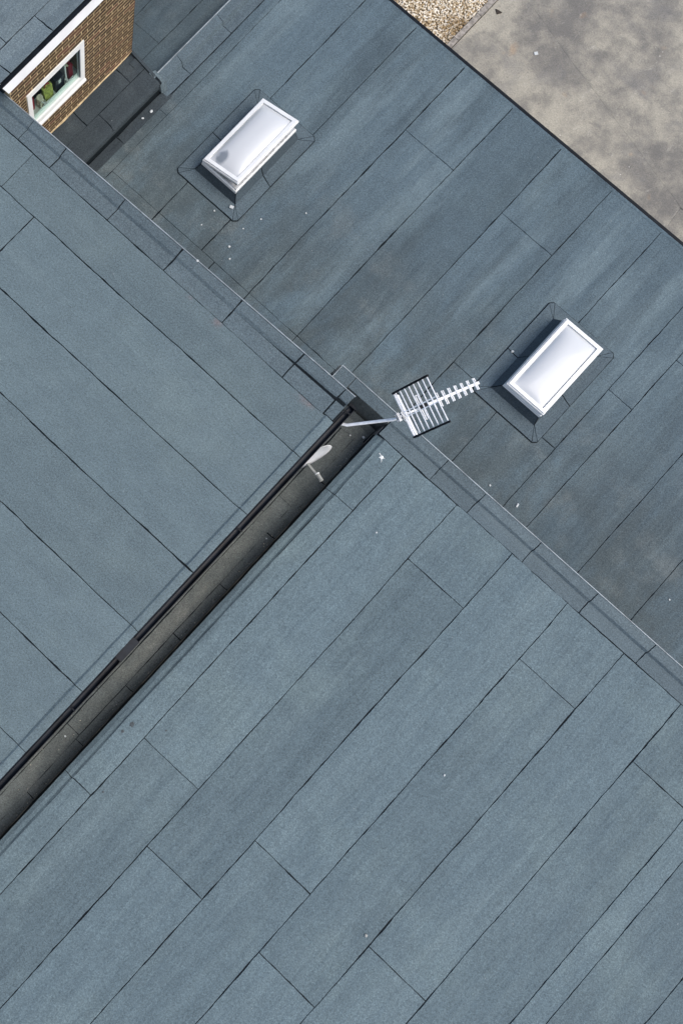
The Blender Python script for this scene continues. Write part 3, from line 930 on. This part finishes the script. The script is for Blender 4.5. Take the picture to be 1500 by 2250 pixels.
MB().box(-5.01, -4.925, 4.715, 4.69, zs + .2205, zs + .224).build('pages', M_CREAM, o)

# ------------------------------------------------------------------ rooflights
def skylight(label, cx, cy, tilt):
    zt = ZD
    s = root('skylight', (cx, cy, zt), label, 'skylight', 'white domed rooflights on the low roof')
    def P(dx, dy, z):
        return (cx + dx, cy + dy, zt + z)
    OX, OY, BX, BY, TX, TY = 0.575, 0.865, 0.395, 0.675, 0.315, 0.620
    HT = 0.19
    kb = MB()
    kb.hexa([P(-BX + .012, -BY + .012, 0.004), P(BX - .012, -BY + .012, 0.004), P(BX - .012, BY - .012, 0.004), P(-BX + .012, BY - .012, 0.004),
             P(-TX + .006, -TY + .006, HT - .004), P(TX - .006, -TY + .006, HT - .004), P(TX - .006, TY - .006, HT - .004), P(-TX + .006, TY - .006, HT - .004)])
    ch = 0.05
    ring = [(-OX + ch, -OY), (OX - ch, -OY), (OX, -OY + ch), (OX, OY - ch), (OX - ch, OY), (-OX + ch, OY), (-OX, OY - ch), (-OX, -OY + ch)]
    i = len(kb.v)
    for q in ring:
        kb.v.append(P(q[0] * 1.018, q[1] * 1.012, 0.0085))
    for q in ring:
        kb.v.append(P(q[0] * 1.018, q[1] * 1.012, 0.0035))
    kb.f.append(tuple(range(i, i + 8)))
    for k in range(8):
        kb.f.append((i + k, i + 8 + k, i + 8 + (k + 1) % 8, i + (k + 1) % 8))
    kerb = kb.build('kerb', M_BIT, s)
    # felt flashing: one or two mitred pieces per side
    def side(o1, o2, b1, b2, t1, t2, k):
        """o: outer, b: foot of kerb, t: top of kerb; pulled in a little at the mitres."""
        o1, o2, b1, b2, t1, t2 = [Vector(q) for q in (o1, o2, b1, b2, t1, t2)]
        d = (o2 - o1).normalized() * 0.007
        V = []
        nS = 12
        for q in range(nS + 1):
            t = q / nS
            for (a, c, z) in ((o1, o2, 0.0155), (b1 * .55 + o1 * .45, b2 * .55 + o2 * .45, 0.017), (b1, b2, 0.022), (b1 * .5 + t1 * .5, b2 * .5 + t2 * .5, 0.10), (t1, t2, HT)):
                pt = a + d + (c - a - 2 * d) * t
                jit = 0.006 * (vn(k * 7.7 + cx, q * 0.9, 1.0) - 0.5) if z < 0.016 else 0
                V.append(P(pt.x + jit, pt.y + jit, z))
        F = []
        for q in range(nS):
            for j in range(4):
                a = q * 5 + j
                F.append((a, a + 5, a + 6, a + 1))
        # thickness skirt on the outer edge
        nvt = len(V)
        for q in range(nS + 1):
            x, y, z = V[q * 5]
            V.append((x, y, zt + 0.004))
        for q in range(nS):
            F.append((q * 5, nvt + q, nvt + q + 1, (q + 1) * 5))
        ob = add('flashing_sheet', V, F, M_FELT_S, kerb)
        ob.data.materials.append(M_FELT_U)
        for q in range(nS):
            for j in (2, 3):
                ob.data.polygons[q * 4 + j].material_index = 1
        bmm = bmesh.new()
        bmm.from_mesh(ob.data)
        bmesh.ops.recalc_face_normals(bmm, faces=bmm.faces)
        # make sure the sheets face up / out
        if sum(f.normal.z for f in bmm.faces) < 0:
            bmesh.ops.reverse_faces(bmm, faces=bmm.faces)
        bmm.to_mesh(ob.data)
        bmm.free()
    oc = [(-OX, -OY), (OX, -OY), (OX, OY), (-OX, OY)]
    bc = [(-BX, -BY), (BX, -BY), (BX, BY), (-BX, BY)]
    tc = [(-TX, -TY), (TX, -TY), (TX, TY), (-TX, TY)]
    for k in range(4):
        k2 = (k + 1) % 4
        o1, o2 = Vector(oc[k]), Vector(oc[k2])
        dd = (o2 - o1).normalized() * ch
        o1, o2 = o1 + dd, o2 - dd
        if k in (0, 2):
            side(o1, o2, bc[k], bc[k2], tc[k], tc[k2], k)
        else:
            fr_ = 0.42 if k == 1 else 0.55
            L = lambda a, c: Vector(a) + (Vector(c) - Vector(a)) * fr_
            mo, mb_, mt_ = L(o1, o2), L(bc[k], bc[k2]), L(tc[k], tc[k2])
            mb2 = mb_ + (Vector(oc[k2]) - Vector(oc[k])).normalized() * 0.03
            side(o1, mo, bc[k], mb2, tc[k], mt_, k + .3)
            side(mo, o2, mb2, bc[k2], mt_, tc[k2], k + .6)
    # corner folds
    for q, (a, c) in enumerate(zip(oc, bc)):
        a, c = Vector(a), Vector(c)
        sx, sy = (1 if a.x > 0 else -1), (1 if a.y > 0 else -1)
        w = 0.0
        e1, e2 = Vector((a.x - sx * ch, a.y)), Vector((a.x, a.y - sy * ch))
        V = [P(e1.x, e1.y, 0.0145), P(e2.x, e2.y, 0.0145), P(c.x, c.y, 0.019), P(e1.x, e1.y, 0.004), P(e2.x, e2.y, 0.004)]
        ob = add('corner_fold', V, [(0, 1, 2), (0, 3, 4, 1)], M_FELT_S, kerb)
        bmm = bmesh.new()
        bmm.from_mesh(ob.data)
        for f in bmm.faces:
            f.normal_update()
        bad = [f for f in bmm.faces if f.normal.z < -0.1]
        if bad:
            bmesh.ops.reverse_faces(bmm, faces=bad)
        bmm.to_mesh(ob.data)
        bmm.free()

    def rim(mb, ox, oy, ix, iy, z0, z1, xf, lip=0.0):
        O = [(-ox, -oy), (ox, -oy), (ox, oy), (-ox, oy)]
        I = [(-ix, -iy), (ix, -iy), (ix, iy), (-ix, iy)]
        for k in range(4):
            k2 = (k + 1) % 4
            mb.hexa([xf(*O[k], z0), xf(*O[k2], z0), xf(*I[k2], z0), xf(*I[k], z0),
                     xf(O[k][0] * (1 - lip), O[k][1] * (1 - lip), z1), xf(O[k2][0] * (1 - lip), O[k2][1] * (1 - lip), z1), xf(*I[k2], z1), xf(*I[k], z1)])
    sl = MB()
    rim(sl, 0.306, 0.616, 0.262, 0.572, HT + 0.0285, HT + 0.0395, P)
    sl.build('seal', M_STEEL, s)
    lower = MB()
    rim(lower, 0.324, 0.634, 0.262, 0.572, HT - 0.028, HT + 0.016, P, 0.004)
    rim(lower, 0.312, 0.622, 0.262, 0.572, HT + 0.0165, HT + 0.028, P, 0.004)
    lower.build('lower_frame', M_UPVC, s)
    # lid, hinged along its far-left long side
    hx, hz = -0.324, HT + 0.040
    ct, st = math.cos(tilt), math.sin(tilt)
    def T(dx, dy, z):
        rx, rz = dx - hx, z
        return P(hx + rx * ct - rz * st, dy, hz + rx * st + rz * ct)
    up_ = MB()
    rim(up_, 0.322, 0.632, 0.254, 0.564, 0.0, 0.022, T, 0.006)
    rim(up_, 0.308, 0.618, 0.254, 0.564, 0.0282, 0.040, T, 0.008)
    sl2 = MB()
    rim(sl2, 0.302, 0.612, 0.256, 0.566, 0.0223, 0.028, T)
    lid = up_.build('lid_frame', M_UPVC, s)
    sl2.build('seal', M_STEEL, lid)
    # dome
    V, F = [], []
    NU, NV = 22, 36
    for iu in range(NU + 1):
        u = -1 + 2 * iu / NU
        for iv in range(NV + 1):
            v = -1 + 2 * iv / NV
            e = min(1.0, (1 - abs(u)) / 0.10) * 0.25 + 0.75
            h = 0.085 * (max(0, 1 - abs(u) ** 2.6) ** 0.75) * (max(0, 1 - abs(v) ** 3.4) ** 0.75)
            V.append(T(u * 0.2535, v * 0.5635, 0.020 + h))
    for iu in range(NU):
        for iv in range(NV):
            a = iu * (NV + 1) + iv
            F.append((a, a + NV + 1, a + NV + 2, a + 1))
    add('dome', V, F, M_DOME if abs(tilt) < 0.1 else M_DOME_REFL, lid, smooth=True)
    return s

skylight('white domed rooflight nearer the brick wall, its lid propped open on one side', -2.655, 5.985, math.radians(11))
skylight('closed white domed rooflight just beyond the tip of the aerial', 2.507, 6.44, math.radians(0.6))

# ------------------------------------------------------------------ television aerial
ae = root('tv_aerial', (0.72, 3.42, 3.75), 'white television aerial with grid reflector on a pole over the kerb', 'aerial')
bo = Vector((1.207, 3.753, 4.64))
td = Vector((0.377, 0.875, 0)).normalized()
nd = Vector((td.y, -td.x, 0))
Z = Vector((0, 0, 1))
MB().box(0.702, 0.716, 3.33, 3.48, 4.10, 4.30).build('wall_plate', M_STEEL, ae)
MB().tube([(0.717, 3.40, 4.20), (0.80, 3.40, 4.21), (0.875, 3.425, 4.27), (1.19, 3.735, 4.50), (1.207, 3.748, 4.60)], 0.019, 12).build('mast', M_ALU, ae, True)
MB().tube([(0.89, 3.465, 4.24), (0.98, 3.56, 4.27), (1.10, 3.665, 4.39), (1.17, 3.745, 4.46), (1.24, 3.80, 4.60), tuple(bo + td * 0.2 + Z * -.03)], 0.005, 6).build('cable', M_LNB, ae, True)
cl = MB()
cl.bar(bo - nd * .05 - td * .03, bo + nd * .05 - td * .03, 0.03, 0.05)
cl.bar(bo - nd * .045 + td * .012, bo + nd * .045 + td * .012, 0.012, 0.06)
cl.tube([tuple(bo - nd * .035 - td * .06), tuple(bo - nd * .035 + td * .04)], 0.007, 6)
cl.tube([tuple(bo + nd * .035 - td * .06), tuple(bo + nd * .035 + td * .04)], 0.007, 6)
cl.build('clamp', M_STEEL, ae)
MB().bar(bo + td * -0.02, bo + td * 0.47, 0.022, 0.022).build('rear_boom', M_ALU, ae)
boom = MB().bar(bo + td * 0.20 + Z * .035, bo + td * 0.945 + Z * .035, 0.030, 0.026).build('boom', M_ALU, ae)
MB().bar(bo + td * 0.936 + Z * .035, bo + td * 0.952 + Z * .035, 0.033, 0.029).build('boom_cap', M_UPVC, boom)
for sgn in (1, -1):
    e0, e1 = [], []
    for k in range(8):
        q = k / 7
        c = bo + td * (0.05 + 0.215 * q) + Z * (sgn * (0.025 + 0.325 * q))
        MB().tube([tuple(c - nd * 0.275), tuple(c + nd * 0.275)], 0.0074, 6).build('reflector_rod', M_ALU, ae)
    for s2 in (-1, 1):
        a = bo + td * 0.042 + nd * s2 * 0.275 + Z * (sgn * 0.012)
        c = bo + td * 0.275 + nd * s2 * 0.275 + Z * (sgn * 0.365)
        MB().bar(a, c, 0.024, 0.026).build('end_bar', M_BLACK, ae)
    for s2 in (-1, 1):
        a = bo + td * 0.045 + nd * s2 * 0.03 + Z * (sgn * 0.018)
        c = bo + td * 0.26 + nd * s2 * 0.03 + Z * (sgn * 0.34)
        MB().bar(a, c, 0.012, 0.006).build('brace', M_ALU, ae)
MB().tube([tuple(bo + td * .235 + nd * -.15 + Z * .03), tuple(bo + td * .235 + nd * .15 + Z * .03), tuple(bo + td * .262 + nd * .15 + Z * .03), tuple(bo + td * .262 + nd * -.15 + Z * .03), tuple(bo + td * .235 + nd * -.148 + Z * .03)], 0.008, 6).build('dipole', M_ALU, ae)
MB().bar(bo + td * .22 - nd * .0 + Z * .06, bo + td * .30 + Z * .06, 0.05, 0.03).build('balun_box', M_BLACK, ae)
rr = random.Random(4)
for k in range(15):
    t_ = 0.40 + 0.535 * k / 14
    L = 0.088 - 0.018 * k / 14
    c = bo + td * t_ + Z * (.052 if k % 2 else .02)
    MB().tube([tuple(c - nd * L), tuple(c + nd * L)], 0.0075, 6).build('director', M_ALU, boom)

# ------------------------------------------------------------------ satellite dish
sd = root('satellite_dish', (0.72, 3.0, 3.5), 'pale grey satellite dish hung under the black gutter over the box gutter', 'satellite dish')
cd = Vector((0.905, 3.10, 3.55))
fd = Vector((0.92, -0.36, 0.24)).normalized()      # where the dish looks
ud = (Z - fd * Z.dot(fd)).normalized()
rd = ud.cross(fd)
V, F = [], []
NR, NA = 6, 36
for side_ in (0, 1):
    for i in range(NR + 1):
        r = i / NR
        for j in range(NA):
            a = 2 * math.pi * j / NA
            V.append(tuple(cd + rd * 0.285 * r * math.cos(a) + ud * 0.255 * r * math.sin(a) + fd * (0.055 * r * r - 0.055 - 0.006 * side_)))
off = (NR + 1) * NA
for s_ in (0, off):
    for i in range(NR):
        for j in range(NA):
            F.append((s_ + i * NA + j, s_ + i * NA + (j + 1) % NA, s_ + (i + 1) * NA + (j + 1) % NA, s_ + (i + 1) * NA + j))
for j in range(NA):
    F.append((NR * NA + j, NR * NA + (j + 1) % NA, off + NR * NA + (j + 1) % NA, off + NR * NA + j))
add('dish', V, F, M_DISH, sd, True)
foot = cd - ud * 0.235 - fd * 0.02
lnb = cd + fd * 0.26 - ud * 0.15
MB().bar(foot - fd * .03, lnb, 0.028, 0.028).build('arm', M_LNB, sd)
hd = MB().tube([tuple(lnb - fd * .06 + ud * .02), tuple(lnb + fd * .04 + ud * .02)], 0.026, 12).build('lnb', M_LNB, sd)
MB().tube([tuple(lnb - fd * .075 + ud * .02), tuple(lnb - fd * .061 + ud * .02)], 0.029, 12).build('feed_cap', M_UPVC, hd)
MB().box(0.702, 0.712, 3.02, 3.18, 3.42, 3.66).bar((0.71, 3.10, 3.55), tuple(cd - fd * .07), 0.035, 0.035).build('wall_bracket', M_STEEL, sd)

# ------------------------------------------------------------------ small litter and marks
def chip(x, y, z, r, label, cat='scrap', name='white_scrap', mt=None, group=None, long=1.0, flat=0.45):
    q = random.Random(int(x * 1000) + int(y * 77))
    rot = q.uniform(0, 3.1)
    V = []
    for v in ICO_V:
        px, py = v.x * r * long * q.uniform(.8, 1.15), v.y * r * q.uniform(.8, 1.15)
        V.append((x + px * math.cos(rot) - py * math.sin(rot), y + px * math.sin(rot) + py * math.cos(rot), z + r * flat * 0.9 + v.z * r * flat))
    o = add(name, [tuple(Vector(p_) - Vector((x, y, z))) for p_ in V], ICO_F, mt or M_LITTER)
    o.location = (x, y, z)
    return tag(o, label, cat, group)

def block(x, y, z, a, c, h, rot, label, name='white_block', cat='scrap', mt=None):
    V = []
    for zz in (0, h):
        for sx, sy in ((-1, -1), (1, -1), (1, 1), (-1, 1)):
            V.append((sx * a * math.cos(rot) - sy * c * math.sin(rot), sx * a * math.sin(rot) + sy * c * math.cos(rot), zz))
    mb = MB().hexa(V)
    o = mb.build(name, mt or M_LITTER)
    o.location = (x, y, z)
    return tag(o, label, cat)

block(-2.27, 5.245, ZD + 0.018, 0.028, 0.02, 0.02, 0.4, 'white block lying at the lower corner of the open rooflight')
chip(-1.905, 4.80, ZD + .001, 0.020, 'white pebble on the low roof, upper of two above the kerb', 'pebble', 'pebble')
chip(-1.778, 4.67, ZD + .001, 0.018, 'white pebble on the low roof nearest the kerb of the tall block', 'pebble', 'pebble')
chip(-1.852, 5.41, ZD + .001, 0.015, 'small white pebble right of the open rooflight corner', 'pebble', 'pebble')
chip(-1.443, 5.917, ZD + .001, 0.014, 'lone small white pebble well right of the open rooflight', 'pebble', 'pebble')
chip(-1.941, 5.135, ZD + .001, 0.012, 'small white pebble just below the open rooflight corner', 'pebble', 'pebble')
chip(-2.42, 5.05, ZD + .001, 0.015, 'white pebble left of the block at the open rooflight corner', 'pebble', 'pebble')
chip(-2.412, 4.77, ZD + .001, 0.013, 'small white pebble on the brown stained felt below the open rooflight', 'pebble', 'pebble')
chip(3.458, 4.764, ZD + .001, 0.016, 'long white scrap on the low roof beside the right kerb', 'scrap', long=2.4)
chip(3.007, 4.719, ZD + .001, 0.016, 'white pebble near the right kerb between two felt seams', 'pebble', 'pebble')
chip(2.0, 6.36, ZD + .018, 0.022, 'white pebble on the flashing of the closed rooflight', 'pebble', 'pebble')
chip(-4.10, 5.53, ZD + .009, 0.022, 'white scrap at the foot of the dark felt ledge, upper one', 'scrap', long=1.5)
chip(-4.12, 5.37, ZD + .009, 0.015, 'small white scrap at the foot of the dark felt ledge, lower one', 'scrap', long=1.6)
chip(-1.737, 3.60, ZA + .112, 0.018, 'white pebble on top of the kerb of the tall block', 'pebble', 'pebble')
chip(0.63, 2.313, ZA - .004, 0.017, 'white pebble on the tall block beside its gutter', 'pebble', 'pebble')
chip(4.767, 1.263, ZB, 0.015, 'lone white pebble on the open felt of the right block', 'pebble', 'pebble')
chip(2.158, 2.961, ZB, 0.014, 'small white pebble on the right block below the bird dropping', 'pebble', 'pebble')
chip(5.32, -0.833, ZB, 0.022, 'dark lump of grit on the right block near a felt joint', 'grit', 'grit_lump', M_LNB)
chip(1.258, 3.90, ZV + .03, 0.022, 'white pebble in the box gutter below the aerial pole', 'pebble', 'pebble')
chip(1.115, 3.809, ZV + .008, 0.013, 'small white pebble in the box gutter left of a larger one', 'pebble', 'pebble')
chip(1.321 - .09, 2.007, ZV + .012, 0.012, 'small pebble in the box gutter beside a lap joint', 'pebble', 'pebble')
chip(1.062, -1.688, ZV + .002, 0.016, 'pale pebble far down the box gutter', 'pebble', 'pebble')
chip(5.78, 5.187, ZD + .001, 0.013, 'small white pebble at the right frame edge of the low roof', 'pebble', 'pebble')
for xx, yy, rr_, lb in ((1.534, -0.953, 0.034, 'dark flat moss patch on the right block, the largest near the box gutter'),
                      (1.508, -1.093, 0.022, 'small dark moss patch beside a larger one near the box gutter'),
                      (1.894, -0.712, 0.016, 'dark moss speck right of the long seam near the box gutter'),
                      (1.835, -1.799, 0.018, 'dark moss speck by the cross joint nearest the lower left')):
    chip(xx, yy, ZB + 0.0, rr_, lb, 'moss', 'moss_patch', M_MOSS, flat=0.12)
block(-0.827, 13.115, 0.001, 0.035, 0.03, 0.012, 0.9, 'white square scrap of paper lying on the concrete yard', 'paper_scrap')
lf = MB()
lf.hexa([(-.07, .02, 0), (0.02, -.05, 0), (.07, .04, 0), (.0, .035, 0), (-.07, .02, .012), (0.02, -.05, .004), (.07, .04, .02), (.0, .035, .015)])
o = lf.build('dead_leaf', M_LEAF)
o.location = (-1.91, 13.267, 0.002)
tag(o, 'dark triangular dead leaf on the concrete near the gravel edging', 'leaf')

# silt and moss crumbs gathered in the box gutter
V, F = [], []
rg = random.Random(21)
for k in range(520):
    yy = -4.5 + 8.3 * rg.random()
    if rg.random() < 0.45:
        xx = 1.29 - abs(rg.gauss(0, 0.02))
        zz = ZV + 0.05
    else:
        xx = rg.uniform(0.80, 1.18)
        zz = ZV + 0.001
        if vn(55, yy, 1.6) < 0.5:
            continue
    rr_ = rg.uniform(0.002, 0.007) * (1.5 if rg.random() < 0.06 else 1)
    i = len(V)
    for v in ICO_V:
        V.append((xx + v.x * rr_ * rg.uniform(.7, 1.3), yy + v.y * rr_ * rg.uniform(.7, 1.3), zz + v.z * rr_ * 0.5))
    F += [tuple(i + a for a in f) for f in ICO_F]
M_SILT, nt, b = new_mat("silt_crumbs")
g = NT(nt)
vo = g.n('ShaderNodeTexVoronoi')
vo.inputs['Scale'].default_value = 30
g.link(g.pos(), vo.inputs['Vector'])
sv = g.n('ShaderNodeSeparateColor')
g.link(vo.outputs['Color'], sv.inputs[0])
g.link(g.mix(g.rng(sv.outputs[0], 0.55, 0.9), (0.04, 0.035, 0.025), (0.45, 0.42, 0.34)), b.inputs['Base Color'])
b.inputs['Roughness'].default_value = 0.95
add('silt_crumbs', V, F, M_SILT)['kind'] = 'stuff'

# splashed bird dropping on the right block
V, n = [], 40
for i in range(n):
    a = 2 * math.pi * i / n
    arm = 0.0
    for aa, ln in ((0.4, .030), (2.75, .065), (3.9, .02), (5.35, .055)):
        dlt = abs((a - aa + math.pi) % (2 * math.pi) - math.pi)
        arm = max(arm, ln * max(0, 1 - dlt / 0.2))
    r = 0.020 + arm + 0.007 * vn(77, i, 0.9)
    V.append((r * math.cos(a), r * math.sin(a), 0.0012))
V2 = [(x * .5, y * .5, 0.005) for x, y, z in V]
F = [(i, (i + 1) % n, n + (i + 1) % n, n + i) for i in range(n)] + [tuple(range(n, 2 * n))]
o = add('bird_dropping', V + V2, F, M_DROP)
o.location = (1.565, 3.742, ZB + 0.001)
tag(o, 'splashed white bird dropping on the felt near the aerial', 'bird dropping')
